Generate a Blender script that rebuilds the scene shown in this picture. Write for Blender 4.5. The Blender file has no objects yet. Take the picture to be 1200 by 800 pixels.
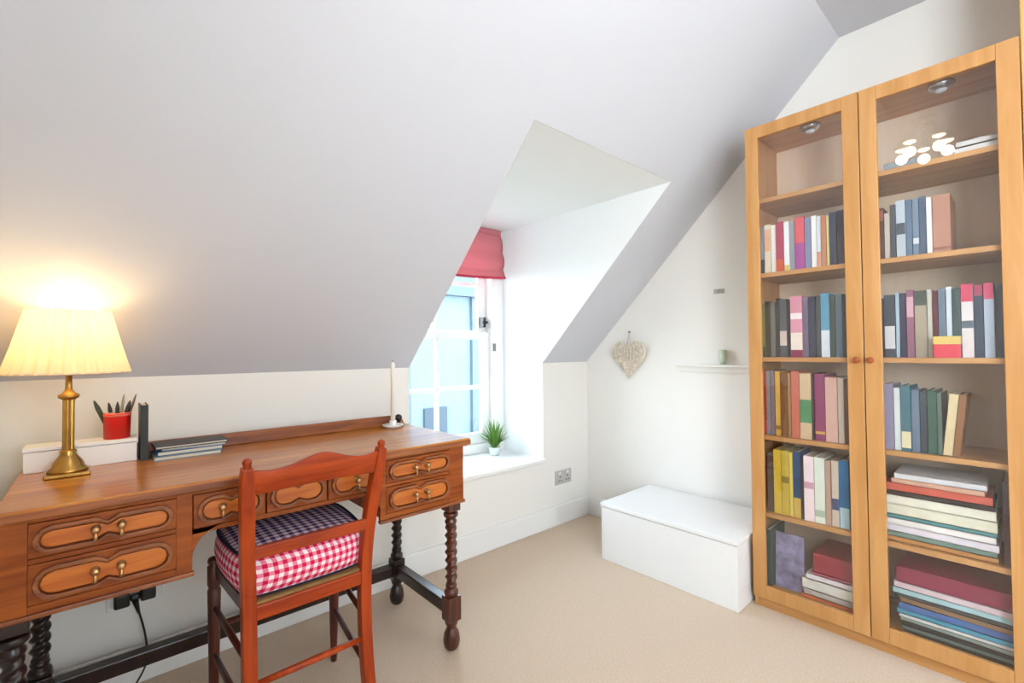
import bpy, math, random
from mathutils import Vector, Matrix
random.seed(7)
PI = math.pi
S = bpy.context.scene
COL = S.collection

# ------------------------------------------------------------------ camera
cam_d = bpy.data.cameras.new('camera'); cam = bpy.data.objects.new('camera', cam_d); COL.objects.link(cam)
cam_d.sensor_width = 36.0; cam_d.lens = 546.14 / 1200 * 36.0; cam_d.clip_start = 0.02
_yaw, _pit, _rol = .7278, .0206, -.0095
F = Vector((math.sin(_yaw)*math.cos(_pit), math.cos(_yaw)*math.cos(_pit), math.sin(_pit)))
R0 = Vector((math.cos(_yaw), -math.sin(_yaw), 0)); U0 = R0.cross(F)
R = R0*math.cos(_rol) + U0*math.sin(_rol); U = -R0*math.sin(_rol) + U0*math.cos(_rol)
cam.matrix_world = Matrix(((R.x, U.x, -F.x, 0), (R.y, U.y, -F.y, 0), (R.z, U.z, -F.z, 1.0792), (0, 0, 0, 1)))
S.camera = cam
S.view_settings.view_transform = 'Standard'; S.view_settings.look = 'None'
S.view_settings.gamma = 1; S.view_settings.use_curve_mapping = False
S.view_settings.exposure = 0.17

# ------------------------------------------------------------------ sky
W = bpy.data.worlds.new('sky'); S.world = W; W.use_nodes = True
nt = W.node_tree; nt.nodes.clear()
wo = nt.nodes.new('ShaderNodeOutputWorld'); bg = nt.nodes.new('ShaderNodeBackground')
tc = nt.nodes.new('ShaderNodeTexCoord'); sp = nt.nodes.new('ShaderNodeSeparateXYZ'); cr = nt.nodes.new('ShaderNodeValToRGB')
nt.links.new(tc.outputs['Generated'], sp.inputs[0]); nt.links.new(sp.outputs['Z'], cr.inputs[0])
cr.color_ramp.elements[0].position = 0.0; cr.color_ramp.elements[0].color = (.86, .95, 1, 1)
cr.color_ramp.elements[1].position = 0.8; cr.color_ramp.elements[1].color = (.62, .80, 1, 1)
nt.links.new(cr.outputs[0], bg.inputs[0]); bg.inputs[1].default_value = 12
nt.links.new(bg.outputs[0], wo.inputs[0])

def area(name, loc, rot, sx, sy, power, color):
    l = bpy.data.lights.new(name, 'AREA'); l.shape = 'RECTANGLE'; l.size = sx; l.size_y = sy
    l.energy = power; l.color = color
    o = bpy.data.objects.new(name, l); COL.objects.link(o); o.location = loc; o.rotation_euler = rot
    return o
# added fill light at an invented opening in the left wall, behind the camera
area('fill_left_opening', (-.16, -1.2, 1.42), (math.radians(90), 0, math.radians(-90)), 1.0, .95, 21, (.84, .92, 1))
# sampling portal in the dormer window (gives no light of its own)
p = area('window_portal', (1.575, 2.50, 1.16), (math.radians(-90), 0, 0), .9, 1.42, 1, (1, 1, 1)); p.data.cycles.is_portal = True

# ------------------------------------------------------------------ helpers
def lin(h):
    h = h.lstrip('#'); c = [int(h[i:i+2], 16)/255 for i in (0, 2, 4)]
    return tuple(x/12.92 if x <= .04045 else ((x+.055)/1.055)**2.4 for x in c) + (1,)
MATS = {}
def mat(name, color, rough=.5, metal=0, bump=0, bscale=200, var=0, vscale=8, spec=.5, stretch=None, sheen=0):
    if name in MATS: return MATS[name]
    m = bpy.data.materials.new(name); m.use_nodes = True; n = m.node_tree; b = n.nodes['Principled BSDF']
    c = lin(color) if isinstance(color, str) else color
    b.inputs['Base Color'].default_value = c; b.inputs['Roughness'].default_value = rough
    b.inputs['Metallic'].default_value = metal; b.inputs['Specular IOR Level'].default_value = spec
    if sheen: b.inputs['Sheen Weight'].default_value = sheen
    t = n.nodes.new('ShaderNodeTexCoord'); mp = n.nodes.new('ShaderNodeMapping')
    n.links.new(t.outputs['Object'], mp.inputs[0])
    if stretch: mp.inputs['Scale'].default_value = stretch
    if var:
        no = n.nodes.new('ShaderNodeTexNoise'); no.inputs['Scale'].default_value = vscale; no.inputs['Detail'].default_value = 5
        n.links.new(mp.outputs[0], no.inputs[0])
        r = n.nodes.new('ShaderNodeValToRGB')
        r.color_ramp.elements[0].position = .3; r.color_ramp.elements[1].position = .7
        r.color_ramp.elements[0].color = tuple(max(0, x*(1-var)) for x in c[:3]) + (1,)
        r.color_ramp.elements[1].color = tuple(min(1, x*(1+var)) for x in c[:3]) + (1,)
        n.links.new(no.outputs[0], r.inputs[0]); n.links.new(r.outputs[0], b.inputs['Base Color'])
    if bump:
        no = n.nodes.new('ShaderNodeTexNoise'); no.inputs['Scale'].default_value = bscale; no.inputs['Detail'].default_value = 3
        n.links.new(mp.outputs[0], no.inputs[0])
        bp = n.nodes.new('ShaderNodeBump'); bp.inputs['Strength'].default_value = bump; bp.inputs['Distance'].default_value = .003
        n.links.new(no.outputs[0], bp.inputs['Height']); n.links.new(bp.outputs[0], b.inputs['Normal'])
    MATS[name] = m; return m
def emis(name, color, strength):
    m = bpy.data.materials.new(name); m.use_nodes = True; b = m.node_tree.nodes['Principled BSDF']
    b.inputs['Base Color'].default_value = (.8, .8, .8, 1); b.inputs['Emission Color'].default_value = color
    b.inputs['Emission Strength'].default_value = strength; return m
def glass(name, tint=(1, 1, 1, 1), ior=1.5, rough=0.0):
    m = bpy.data.materials.new(name); m.use_nodes = True; n = m.node_tree; n.nodes.clear()
    o = n.nodes.new('ShaderNodeOutputMaterial'); mx = n.nodes.new('ShaderNodeMixShader')
    tr = n.nodes.new('ShaderNodeBsdfTransparent'); gl = n.nodes.new('ShaderNodeBsdfGlossy'); lw = n.nodes.new('ShaderNodeLayerWeight'); pw = n.nodes.new('ShaderNodeMath'); fr = n.nodes.new('ShaderNodeMath')
    tr.inputs[0].default_value = tint; gl.inputs['Roughness'].default_value = rough; lw.inputs[0].default_value = .5; f0 = ((ior-1)/(ior+1))**2; pw.operation = 'POWER'; pw.inputs[1].default_value = 5; fr.operation = 'MULTIPLY_ADD'; fr.inputs[1].default_value = 1-f0; fr.inputs[2].default_value = f0
    n.links.new(lw.outputs['Facing'], pw.inputs[0]); n.links.new(pw.outputs[0], fr.inputs[0])   # thin-pane Schlick reflection
    n.links.new(fr.outputs[0], mx.inputs[0]); n.links.new(tr.outputs[0], mx.inputs[1]); n.links.new(gl.outputs[0], mx.inputs[2])
    n.links.new(mx.outputs[0], o.inputs[0]); return m
def fabric_translucent(name, color, amount, rough=.9, var=0):
    m = bpy.data.materials.new(name); m.use_nodes = True; n = m.node_tree; b = n.nodes['Principled BSDF']
    b.inputs['Base Color'].default_value = lin(color); b.inputs['Roughness'].default_value = rough
    t = n.nodes.new('ShaderNodeBsdfTranslucent'); t.inputs[0].default_value = lin(color)
    mx = n.nodes.new('ShaderNodeMixShader'); mx.inputs[0].default_value = amount
    o = n.nodes['Material Output']
    n.links.new(b.outputs[0], mx.inputs[1]); n.links.new(t.outputs[0], mx.inputs[2]); n.links.new(mx.outputs[0], o.inputs[0])
    return m
def gingham(name, ca, cb, cmid, period, top=False):
    m = bpy.data.materials.new(name); m.use_nodes = True; n = m.node_tree; b = n.nodes['Principled BSDF']
    b.inputs['Roughness'].default_value = .9; b.inputs['Specular IOR Level'].default_value = .1
    t = n.nodes.new('ShaderNodeTexCoord'); s = n.nodes.new('ShaderNodeSeparateXYZ'); n.links.new(t.outputs['Object'], s.inputs[0])
    def mth(op, a, bb=None):
        q = n.nodes.new('ShaderNodeMath'); q.operation = op
        for i, v in enumerate((a, bb)):
            if v is None: continue
            if isinstance(v, (int, float)): q.inputs[i].default_value = v
            else: n.links.new(v, q.inputs[i])
        return q.outputs[0]
    def stripe(v): return mth('GREATER_THAN', mth('FRACT', mth('ADD', mth('DIVIDE', v, period), 50.0)), .5)
    if top: a = stripe(s.outputs['X']); c = stripe(s.outputs['Y'])
    else: a = stripe(mth('ADD', s.outputs['X'], s.outputs['Y'])); c = stripe(s.outputs['Z'])
    f = mth('MULTIPLY', mth('ADD', a, c), .5)
    r = n.nodes.new('ShaderNodeValToRGB'); r.color_ramp.elements[0].color = lin(ca); r.color_ramp.elements[1].color = lin(cb)
    e = r.color_ramp.elements.new(.5); e.color = lin(cmid)
    n.links.new(f, r.inputs[0]); n.links.new(r.outputs[0], b.inputs['Base Color'])
    return m
def wood(name, c1, c2, rough=.4, axis='X', scale=1.0, bump=.05, spec=.5, coat=0):
    """procedural grain that runs along the given object axis"""
    m = bpy.data.materials.new(name); m.use_nodes = True; n = m.node_tree; b = n.nodes['Principled BSDF']
    b.inputs['Roughness'].default_value = rough; b.inputs['Specular IOR Level'].default_value = spec
    b.inputs['Coat Weight'].default_value = coat; b.inputs['Coat Roughness'].default_value = .2
    t = n.nodes.new('ShaderNodeTexCoord'); mp = n.nodes.new('ShaderNodeMapping'); n.links.new(t.outputs['Object'], mp.inputs[0])
    sc = {'X': (1.2, 14, 14), 'Y': (14, 1.2, 14), 'Z': (14, 14, 1.2)}[axis]
    mp.inputs['Scale'].default_value = tuple(x*scale for x in sc)
    no = n.nodes.new('ShaderNodeTexNoise'); no.inputs['Scale'].default_value = 3; no.inputs['Detail'].default_value = 8; no.inputs['Distortion'].default_value = .6
    n.links.new(mp.outputs[0], no.inputs[0])
    r = n.nodes.new('ShaderNodeValToRGB'); r.color_ramp.elements[0].position = .33; r.color_ramp.elements[1].position = .68
    r.color_ramp.elements[0].color = lin(c1); r.color_ramp.elements[1].color = lin(c2)
    n.links.new(no.outputs[0], r.inputs[0]); n.links.new(r.outputs[0], b.inputs['Base Color'])
    bp = n.nodes.new('ShaderNodeBump'); bp.inputs['Strength'].default_value = bump; bp.inputs['Distance'].default_value = .002
    n.links.new(no.outputs[0], bp.inputs['Height']); n.links.new(bp.outputs[0], b.inputs['Normal'])
    return m

class MB:
    """collects shapes in world coordinates and links them as ONE mesh object"""
    def __init__(s): s.v = []; s.f = []; s.sm = []
    def add(s, vs, fs, smooth=False):
        o = len(s.v); s.v += [tuple(v) for v in vs]; s.f += [tuple(i+o for i in f) for f in fs]; s.sm += [smooth]*len(fs); return s
    def box(s, x0, x1, y0, y1, z0, z1):
        if x0 > x1: x0, x1 = x1, x0
        if y0 > y1: y0, y1 = y1, y0
        if z0 > z1: z0, z1 = z1, z0
        v = [(x, y, z) for z in (z0, z1) for y in (y0, y1) for x in (x0, x1)]
        return s.add(v, [(0, 2, 3, 1), (4, 5, 7, 6), (0, 1, 5, 4), (2, 6, 7, 3), (0, 4, 6, 2), (1, 3, 7, 5)])
    def prism(s, poly, axis, a0, a1):
        def P(p, a):
            return {'X': (a, p[0], p[1]), 'Y': (p[0], a, p[1]), 'Z': (p[0], p[1], a)}[axis]
        n = len(poly); area2 = sum(poly[i][0]*poly[(i+1) % n][1]-poly[(i+1) % n][0]*poly[i][1] for i in range(n))
        if (area2 > 0) == (axis == 'Y'): poly = poly[::-1]
        v = [P(p, a0) for p in poly] + [P(p, a1) for p in poly]
        f = [tuple(range(n))[::-1], tuple(range(n, 2*n))] + [(i, (i+1) % n, n+(i+1) % n, n+i) for i in range(n)]
        return s.add(v, f)
    def ring(s, outer, inner, axis, a0, a1):
        """frame between two outlines with the same number of points"""
        def P(p, a):
            return {'X': (a, p[0], p[1]), 'Y': (p[0], a, p[1]), 'Z': (p[0], p[1], a)}[axis]
        n = len(outer); v = [P(p, a) for a in (a0, a1) for q in (outer, inner) for p in q]; f = []
        for i in range(n):
            j = (i+1) % n
            f += [(i, j, n+j, n+i), (2*n+i, 3*n+i, 3*n+j, 2*n+j), (i, 2*n+i, 2*n+j, j), (n+i, n+j, 3*n+j, 3*n+i)]
        return s.add(v, f)
    def lathe(s, c, prof, n=20, tilt=None):
        v = []; f = []
        for r, z in prof:
            for k in range(n):
                a = 2*PI*k/n; p_ = Vector((r*math.cos(a), r*math.sin(a), z))
                if tilt: p_ = tilt @ p_
                v.append(Vector(c)+p_)
        m = len(prof)
        for i in range(m-1):
            for k in range(n):
                k2 = (k+1) % n; f.append((i*n+k, i*n+k2, (i+1)*n+k2, (i+1)*n+k))
        f.append(tuple(range(n))[::-1]); f.append(tuple((m-1)*n+k for k in range(n)))
        return s.add(v, f, True)
    def twist(s, c, r0, z0, z1, turns, amp=.2, n=16, m=60, lobes=2):
        v = []; f = []
        for i in range(m+1):
            t = i/m; z = z0+(z1-z0)*t; e = min(1, min(t, 1-t)*12)
            for k in range(n):
                a = 2*PI*k/n; r = r0*(1+amp*e*math.cos(lobes*(a-2*PI*turns*t)))
                v.append((c[0]+r*math.cos(a), c[1]+r*math.sin(a), z))
        for i in range(m):
            for k in range(n):
                k2 = (k+1) % n; f.append((i*n+k, i*n+k2, (i+1)*n+k2, (i+1)*n+k))
        return s.add(v, f, True)
    def tube(s, pts, r, n=8, square=False, closed=False, rz=None):
        pts = [Vector(p_) for p_ in pts]; N = len(pts); rr = r if isinstance(r, (list, tuple)) else [r]*N; v = []; f = []
        up = None
        for i, p_ in enumerate(pts):
            a = pts[(i-1) % N] if (closed or i > 0) else p_; b = pts[(i+1) % N] if (closed or i < N-1) else p_
            d = (b-a).normalized()
            if up is None: up = Vector((0, 1, 0)) if abs(d.y) < .9 else Vector((1, 0, 0))
            x = up.cross(d).normalized(); y = d.cross(x).normalized(); up = y
            for k in range(n):
                an = 2*PI*k/n + (PI/4 if square else 0); q = rr[i]*(1.414 if square else 1)
                v.append(p_ + x*q*math.cos(an) + y*(rz if rz else q)*math.sin(an))
        for i in range(N if closed else N-1):
            j = (i+1) % N
            for k in range(n):
                k2 = (k+1) % n; f.append((i*n+k, i*n+k2, j*n+k2, j*n+k))
        if not closed:
            f.append(tuple(range(n))[::-1]); f.append(tuple((N-1)*n+k for k in range(n)))
        return s.add(v, f, not square)
    def build(s, name, m, parent=None, bevel=0, subsurf=0):
        if parent is not None:
            org = Vector((0, 0, 0)); q = parent
            while q: org += Vector(q.location); q = q.parent
        xs = [a[0] for a in s.v]; ys = [a[1] for a in s.v]; zs = [a[2] for a in s.v]
        base = Vector(((min(xs)+max(xs))/2, (min(ys)+max(ys))/2, min(zs)))
        me = bpy.data.meshes.new(name); me.from_pydata([tuple(Vector(a)-base) for a in s.v], [], s.f)
        me.polygons.foreach_set('use_smooth', s.sm); me.update(); me.materials.append(m)
        o = bpy.data.objects.new(name, me); COL.objects.link(o)
        o.location = base if parent is None else base-org
        if parent is not None: o.parent = parent
        if bevel:
            b = o.modifiers.new('bevel', 'BEVEL'); b.width = bevel; b.segments = 2; b.limit_method = 'ANGLE'; b.angle_limit = .6
        if subsurf:
            q = o.modifiers.new('sub', 'SUBSURF'); q.levels = subsurf; q.render_levels = subsurf
        return o
def tag(o, label, cat, group=None):
    o['label'] = label; o['category'] = cat
    if group: o['group'] = group
    return o
def thing(name, label, cat, loc, group=None):
    o = bpy.data.objects.new(name, None); o.empty_display_size = .1; COL.objects.link(o); o.location = loc
    return tag(o, label, cat, group)
def struct(o): o['kind'] = 'structure'; return o

# ------------------------------------------------------------------ materials
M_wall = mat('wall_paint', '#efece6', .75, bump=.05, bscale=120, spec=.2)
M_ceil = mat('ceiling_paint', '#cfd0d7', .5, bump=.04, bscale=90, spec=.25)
M_reveal = mat('reveal_paint', '#f6f8f8', .6, spec=.2)
M_gloss = mat('gloss_white', '#efeeec', .3)
M_carpet = mat('carpet', '#d6bda2', 1, bump=1, bscale=350, var=.10, vscale=160, spec=.05, sheen=.3)
M_oaktop = wood('oak_top', '#9c5008', '#c87e1c', .28, 'X', .8, coat=.3)
M_oak = wood('oak_carcass', '#7c3408', '#a45418', .4, 'X', 1.2, coat=.05, spec=.3)
M_oakp = wood('oak_panel', '#ac520e', '#d07624', .35, 'X', 1.4, coat=.1)
M_oakm = wood('oak_moulding', '#6a2e0e', '#a05c2c', .35, 'X', 1.4, coat=.1)
M_darkoak = wood('dark_oak', '#120806', '#2c1510', .35, 'Z', 1.5, coat=.2)
M_twist = wood('turned_oak', '#2c120b', '#6a3019', .3, 'Z', 1.5, coat=.3)
M_mahog = wood('mahogany', '#8a2a04', '#b5450a', .38, 'Z', 1, coat=.1, spec=.3)
M_mahogx = wood('mahogany_rail', '#8a2a04', '#b5450a', .38, 'X', 1, coat=.1, spec=.3)
M_mahogd = wood('mahogany_dark', '#3a120b', '#66230f', .35, 'Z', 1, coat=.3)
M_birch = wood('birch', '#ba8348', '#cc985e', .45, 'Z', .7)
M_birchy = wood('birch_shelf', '#ba8348', '#cc985e', .45, 'Y', .7)
M_birchb = wood('birch_back', '#ecd4b6', '#f2dcc4', .6, 'Z', .5)
M_pine = wood('pine', '#cf9a55', '#dcae6c', .45, 'Z', .6)
M_brass = mat('brass', '#b08a4a', .28, 1, var=.15, vscale=30)
M_brassd = mat('antique_brass', '#c9a070', .35, 1)
M_dark = mat('black_plastic', '#15130f', .4)
M_glass = glass('pane_glass', (.97, .99, 1, 1), 1.45)
M_cabglass = glass('cabinet_glass', (1, 1, 1, 1), 1.65)
M_navy = mat('navy_piping', '#1c1830', .9)
M_pages = mat('paper_pages', '#e3d9c4', .9, bump=.1, bscale=400)
M_green = mat('leaf_green', '#5f8a35', .5, var=.3, vscale=40)

# ------------------------------------------------------------------ room shell
XL, XG, YK, ZK, YR, ZC = -.21, 2.45, 2.0, 1.005, -2.2, 2.455
YT = YK-(ZC-ZK)                      # where the slope meets the flat ceiling
X1, X2, ZD, ZS, YW = 1.12, 2.03, 1.875, .43, 2.45
YD = YK-(ZD-ZK)
T = .12
struct(MB().box(XL-T, XG+T, YR-T, YK+.02, -.1, 0).build('floor', M_carpet))
w = MB(); w.box(XL-T, X1, YK, YK+T, -.1, ZK+.02); w.box(X2, XG+T, YK, YK+T, -.1, ZK+.02); w.box(X1, X2, YK, YK+T, -.1, ZS-.025)
struct(w.build('wall_back', M_wall))
struct(MB().box(XG, XG+T, YR-T, YK+T, -.1, ZC+.1).build('wall_right', M_wall))
w = MB(); w.box(XL-T, XL, YR, -1.75, -.1, ZC+.1); w.box(XL-T, XL, -.65, YK+T, -.1, ZC+.1); w.box(XL-T, XL, -1.75, -.65, -.1, .9); w.box(XL-T, XL, -1.75, -.65, 1.95, ZC+.1)  # unseen opening added behind the camera, lets sky fill onto the gable side
struct(w.build('wall_left', M_wall))
w = MB(); w.box(XL-T, .3, YR-T, YR, -.1, ZC+.1); w.box(1.15, XG+T, YR-T, YR, -.1, ZC+.1); w.box(.3, 1.15, YR-T, YR, -.1, 1.0); w.box(.3, 1.15, YR-T, YR, 1.85, ZC+.1)  # unseen rear opening, put in so extra sky brightens desk and slope
struct(w.build('wall_front', M_wall))
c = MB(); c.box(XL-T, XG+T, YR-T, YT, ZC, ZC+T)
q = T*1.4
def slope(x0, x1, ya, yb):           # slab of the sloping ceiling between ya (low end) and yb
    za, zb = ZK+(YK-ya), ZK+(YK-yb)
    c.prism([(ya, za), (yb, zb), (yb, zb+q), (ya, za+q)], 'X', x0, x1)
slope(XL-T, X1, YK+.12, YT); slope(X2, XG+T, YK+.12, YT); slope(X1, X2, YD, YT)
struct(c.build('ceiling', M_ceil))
ch = [(YK+.003, ZS-.03), (YW+.1, ZS-.03), (YW+.1, ZD+.02), (YD+.003, ZD+.02), (YD+.003, ZD+.002), (YK+.003, ZK+.002)]
struct(MB().prism(ch, 'X', X2-.002, X2+.08).build('wall_dormer_right', M_reveal))
struct(MB().prism(ch, 'X', X1-.08, X1+.002).build('wall_dormer_left', M_reveal))
struct(MB().box(X1-.08, X2+.08, YD+.003, YW+.1, ZD, ZD+.1).build('ceiling_dormer', M_reveal))
def skirt(name, poly_axis, *b):
    struct(MB().box(*b).build(name, M_gloss, bevel=.004))
skirt('baseboard_back', 'X', XL, XG, YK-.016, YK, 0, .12)
skirt('baseboard_right', 'Y', XG-.016, XG, .9, YK-.016, 0, .12)
skirt('baseboard_left', 'Y', XL, XL+.016, YR, YK-.016, 0, .12)
# pine door lining just right of the bookcase
struct(MB().box(2.085, XG, -.12, .010, 0, ZC).build('trim_1', M_pine, bevel=.003))
struct(MB().box(2.09, XG, YR, -.12, 0, ZC).build('wall_partition', M_wall))

# ---- dormer window
win = bpy.data.objects.new('window_1', None); COL.objects.link(win); win.location = (1.575, 2.40, ZS); struct(win)
f = MB(); f.box(X1+.003, 1.14, 2.37, 2.46, ZS, ZD); f.box(1.925, X2-.003, 2.36, 2.46, ZS, ZD); f.box(1.14, 1.925, 2.37, 2.46, ZS, .49); f.box(1.14, 1.925, 2.37, 2.46, 1.84, ZD)
f.build('window_frame', M_gloss, win, bevel=.004)
MB().box(X1+.004, X2-.004, YK-.028, 2.46, ZS-.025, ZS).build('window_sill', M_gloss, win, bevel=.006)
def sash(z0, z1, y0, y1, zbar, bot, top):
    s_ = MB(); s_.box(1.14, 1.195, y0, y1, z0, z1); s_.box(1.86, 1.925, y0, y1, z0, z1); s_.box(1.195, 1.86, y0, y1, z0, z0+bot); s_.box(1.195, 1.86, y0, y1, z1-top, z1)
    so = s_.build('sash', M_gloss, win, bevel=.003)
    ym = (y0+y1)/2
    MB().box(1.515, 1.54, y0+.004, y1-.004, z0+bot, z1-top).build('glazing_bar', M_gloss, so, bevel=.003)
    MB().box(1.195, 1.515, y0+.005, y1-.005, zbar-.013, zbar+.013).build('glazing_bar', M_gloss, so)
    MB().box(1.54, 1.86, y0+.005, y1-.005, zbar-.013, zbar+.013).build('glazing_bar', M_gloss, so)
    for (a, b) in ((1.195, 1.515), (1.54, 1.86)):
        for (p0, p1) in ((z0+bot, zbar-.013), (zbar+.013, z1-top)):
            MB().box(a, b, ym-.002, ym+.002, p0, p1).build('pane', M_glass, so)
sash(.49, 1.205, 2.385, 2.415, .85, .07, .05)
sash(1.165, 1.84, 2.418, 2.448, 1.51, .05, .04)
l = MB(); l.box(1.868, 1.888, 2.372, 2.418, 1.235, 1.30); l.box(1.858, 1.9, 2.366, 2.38, 1.26, 1.275); l.build('latch', M_dark, win, bevel=.002)
MB().box(1.935, 1.95, 2.345, 2.362, 1.08, 1.13).build('catch', mat('grey_metal', '#8b8780', .4, .8), win, bevel=.002)

# ------------------------------------------------------------------ outside
fac = mat('house_render', '#54656f', .9, var=.04)
h = thing('neighbouring_house', 'pale blue-grey house across the way, seen through the dormer window', 'house', (6.6, 10.5, -4))
MB().box(5.2, 9.5, 9.2, 15, -4, 2.5).build('wall', fac, h)
MB().prism([(9.0, 2.4), (12.1, 5.2), (15.2, 2.4)], 'X', 5.0, 9.7).build('roof', mat('slate', '#37434c', .8, var=.15), h)
MB().box(6.82, 7.0, 9.10, 9.22, -3.9, 2.5).build('drainpipe', mat('pipe_grey', '#3c4855', .6), h)
wf = MB().box(5.5, 6.1, 9.13, 9.21, -1.6, -.2).build('window', mat('far_pane', '#2f3a44', .9), h)
h2 = thing('neighbouring_terrace', 'lower grey-blue house with dark windows, left through the dormer window', 'house', (4.2, 12, -4))
MB().box(1.9, 4.75, 10, 15, -4, .75).build('wall', mat('terrace_wall', '#3a464e', .9, var=.05), h2)
MB().prism([(9.8, .7), (12.5, 1.6), (15.2, .7)], 'X', 1.7, 4.9).build('roof', mat('slate2', '#46586a', .8, var=.15), h2)
for i in range(4): MB().box(2.9+i*.5, 3.15+i*.5, 9.94, 10.02, -1.5, -.1).build('window', MATS['far_pane'], h2)
struct(MB().box(-20, 40, 3.5, 60, -4.1, -4).build('ground_outside', mat('lawn', '#4d5b3e', 1, var=.2, vscale=.5)))

# ------------------------------------------------------------------ blind
bl = thing('roman_blind', 'soft pink-red fabric roman blind pulled up at the dormer window', 'blind', (1.55, 2.34, 1.53))
M_blind = fabric_translucent('blind_fabric', '#dd8a92', .35)
def blind_sheet():
    m = MB(); nx, nz = 24, 30; v = []
    for j in range(nz+1):
        t = j/nz; z = 1.84-.29*t
        fl = .012*math.sin(t*PI)+.03*t
        for i in range(nx+1):
            s_ = i/nx; x = (1.165+(1.985-1.165)*s_) + (s_-.5)*2*fl*.6
            sag = .02*t*(1-(2*s_-1)**2)
            y = 2.335 - .022*abs(math.sin(t*PI*2.5))*(.4+.6*t)
            v.append((x, y, z-sag+.01*t))
    fs = [(j*(nx+1)+i, j*(nx+1)+i+1, (j+1)*(nx+1)+i+1, (j+1)*(nx+1)+i) for j in range(nz) for i in range(nx)]
    m.add(v, fs, True); return m, v[-(nx+1):]
bm_, low = blind_sheet()
o = bm_.build('blind_fabric', M_blind, bl); q = o.modifiers.new('thick', 'SOLIDIFY'); q.thickness = .003
MB().tube([(a[0], a[1]-.004, a[2]) for a in low], .008, 8).build('bottom_trim', mat('red_trim', '#b8324a', .8), bl)
MB().box(1.15, 1.985, 2.325, 2.36, 1.838, 1.87).build('headrail', M_blind, bl, bevel=.003)

# ------------------------------------------------------------------ plant on sill
pl = thing('potted_plant', 'small spiky green plant in a white pot on the dormer window sill', 'plant', (1.868, 2.27, ZS))
MB().lathe((1.868, 2.27, ZS), [(.028, 0), (.036, .045), (.039, .05), (.035, .05), (.033, .042)], 20).build('pot', mat('pot_white', '#e8f0ee', .4), pl)
random.seed(3)
lf = MB()
for k in range(64):
    a = random.uniform(0, 2*PI); up_ = random.random(); L = .07+.10*up_ if k > 10 else .16+.03*random.random(); lean = (1-up_)*.9+.15 if k > 8 else .12
    c0 = Vector((1.868+.012*math.cos(a), 2.27+.012*math.sin(a), ZS+.045)); d = Vector((math.cos(a)*lean, math.sin(a)*lean, 1)).normalized(); side = Vector((-math.sin(a), math.cos(a), 0))
    w_ = .008; mid = c0+d*L*.5; tip = c0+d*L+Vector((math.cos(a), math.sin(a), 0))*lean*L*.5-Vector((0, 0, lean*L*.15))
    lf.add([c0-side*w_*.5, c0+side*w_*.5, mid+side*w_+Vector((0, 0, .0)), tip, mid-side*w_, mid+d.cross(side)*.002], [(0, 1, 2, 5), (5, 2, 3), (0, 5, 4), (5, 3, 4)])
fo = lf.build('foliage', M_green, pl); fo['kind'] = 'stuff'

# ------------------------------------------------------------------ heart on wall
ht = thing('wicker_heart', 'beige woven wicker heart hanging by a string on the white wall', 'decoration', (XG-.02, 1.655, .90))
def heart(s_, n=40, off=0):
    out = []
    for k in range(n):
        t = 2*PI*k/n; x = 16*math.sin(t)**3; z = 13*math.cos(t)-5*math.cos(2*t)-2*math.cos(3*t)-math.cos(4*t)
        out.append((XG-.022-off, 1.655+x/32*.225*s_, 1.022+(z+2)/29*.215*s_))
    return out
M_wick = mat('wicker', '#e0d4c2', .8, var=.25, vscale=60, bump=.4, bscale=200)
MB().tube(heart(1), .008, 6, closed=True).build('rim', M_wick, ht)
wv = MB()
for i, s_ in enumerate((.88, .76, .64, .52, .40, .28, .15)): wv.tube(heart(s_, 28, .003*(i % 2)), .0075, 5, closed=True)
for i in range(-4, 5):
    yy = 1.655+i*.023; zt = 1.10-abs(abs(i)-2.2)*.006; zb = .915+abs(i)*.026
    wv.tube([(XG-.031, yy, zb), (XG-.034, yy+.004, (zt+zb)/2), (XG-.031, yy, zt)], .004, 5)
wv.build('weave', M_wick, ht)
MB().tube([(XG-.02, 1.64, 1.085), (XG-.012, 1.655, 1.19), (XG-.02, 1.67, 1.085)], .0015, 5).build('string', mat('string', '#b9a98f', .9), ht)
MB().lathe((XG-.001, 1.655, 1.19), [(.004, 0), (.004, .014), (.006, .016)], 10, Matrix.Rotation(-PI/2, 3, 'Y')).build('nail', mat('steel', '#a8a39a', .4, .8), ht)

# ------------------------------------------------------------------ wall ledge, sockets
led = MB(); led.box(XG-.045, XG, .84, 1.33, .985, .998); led.box(XG-.012, XG, .84, 1.33, .955, .985)
tag(led.build('wall_ledge', M_wall, bevel=.002), 'narrow white ledge on the white wall left of the bookcase', 'shelf')
orn = thing('tealight_holder', 'small pale green glass holder standing on the narrow white ledge', 'ornament', (XG-.024, 1.08, .998))
MB().lathe((XG-.024, 1.08, .998), [(.012, 0), (.017, .03), (.018, .075), (.015, .078), (.012, .06)], 16).build('cup', mat('pale_green_glass', '#c9dcc0', .2), orn)
MB().lathe((XG-.024, 1.08, 1.06), [(.012, 0), (.012, .012)], 12).build('candle', mat('wax', '#e9e4d4', .5), orn)
hk = MB(); hk.box(XG-.004, XG, 1.075, 1.13, 1.372, 1.396); hk.tube([(XG-.004, 1.10, 1.386), (XG-.02, 1.10, 1.38), (XG-.024, 1.10, 1.392)], .004, 6)
tag(hk.build('wall_hook', mat('hook_grey', '#b4b2ac', .4, .5)), 'small grey hook plate high on the white wall beside the bookcase', 'hook')
M_sock = mat('socket_metal', '#c4c1be', .4, .3)
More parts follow.
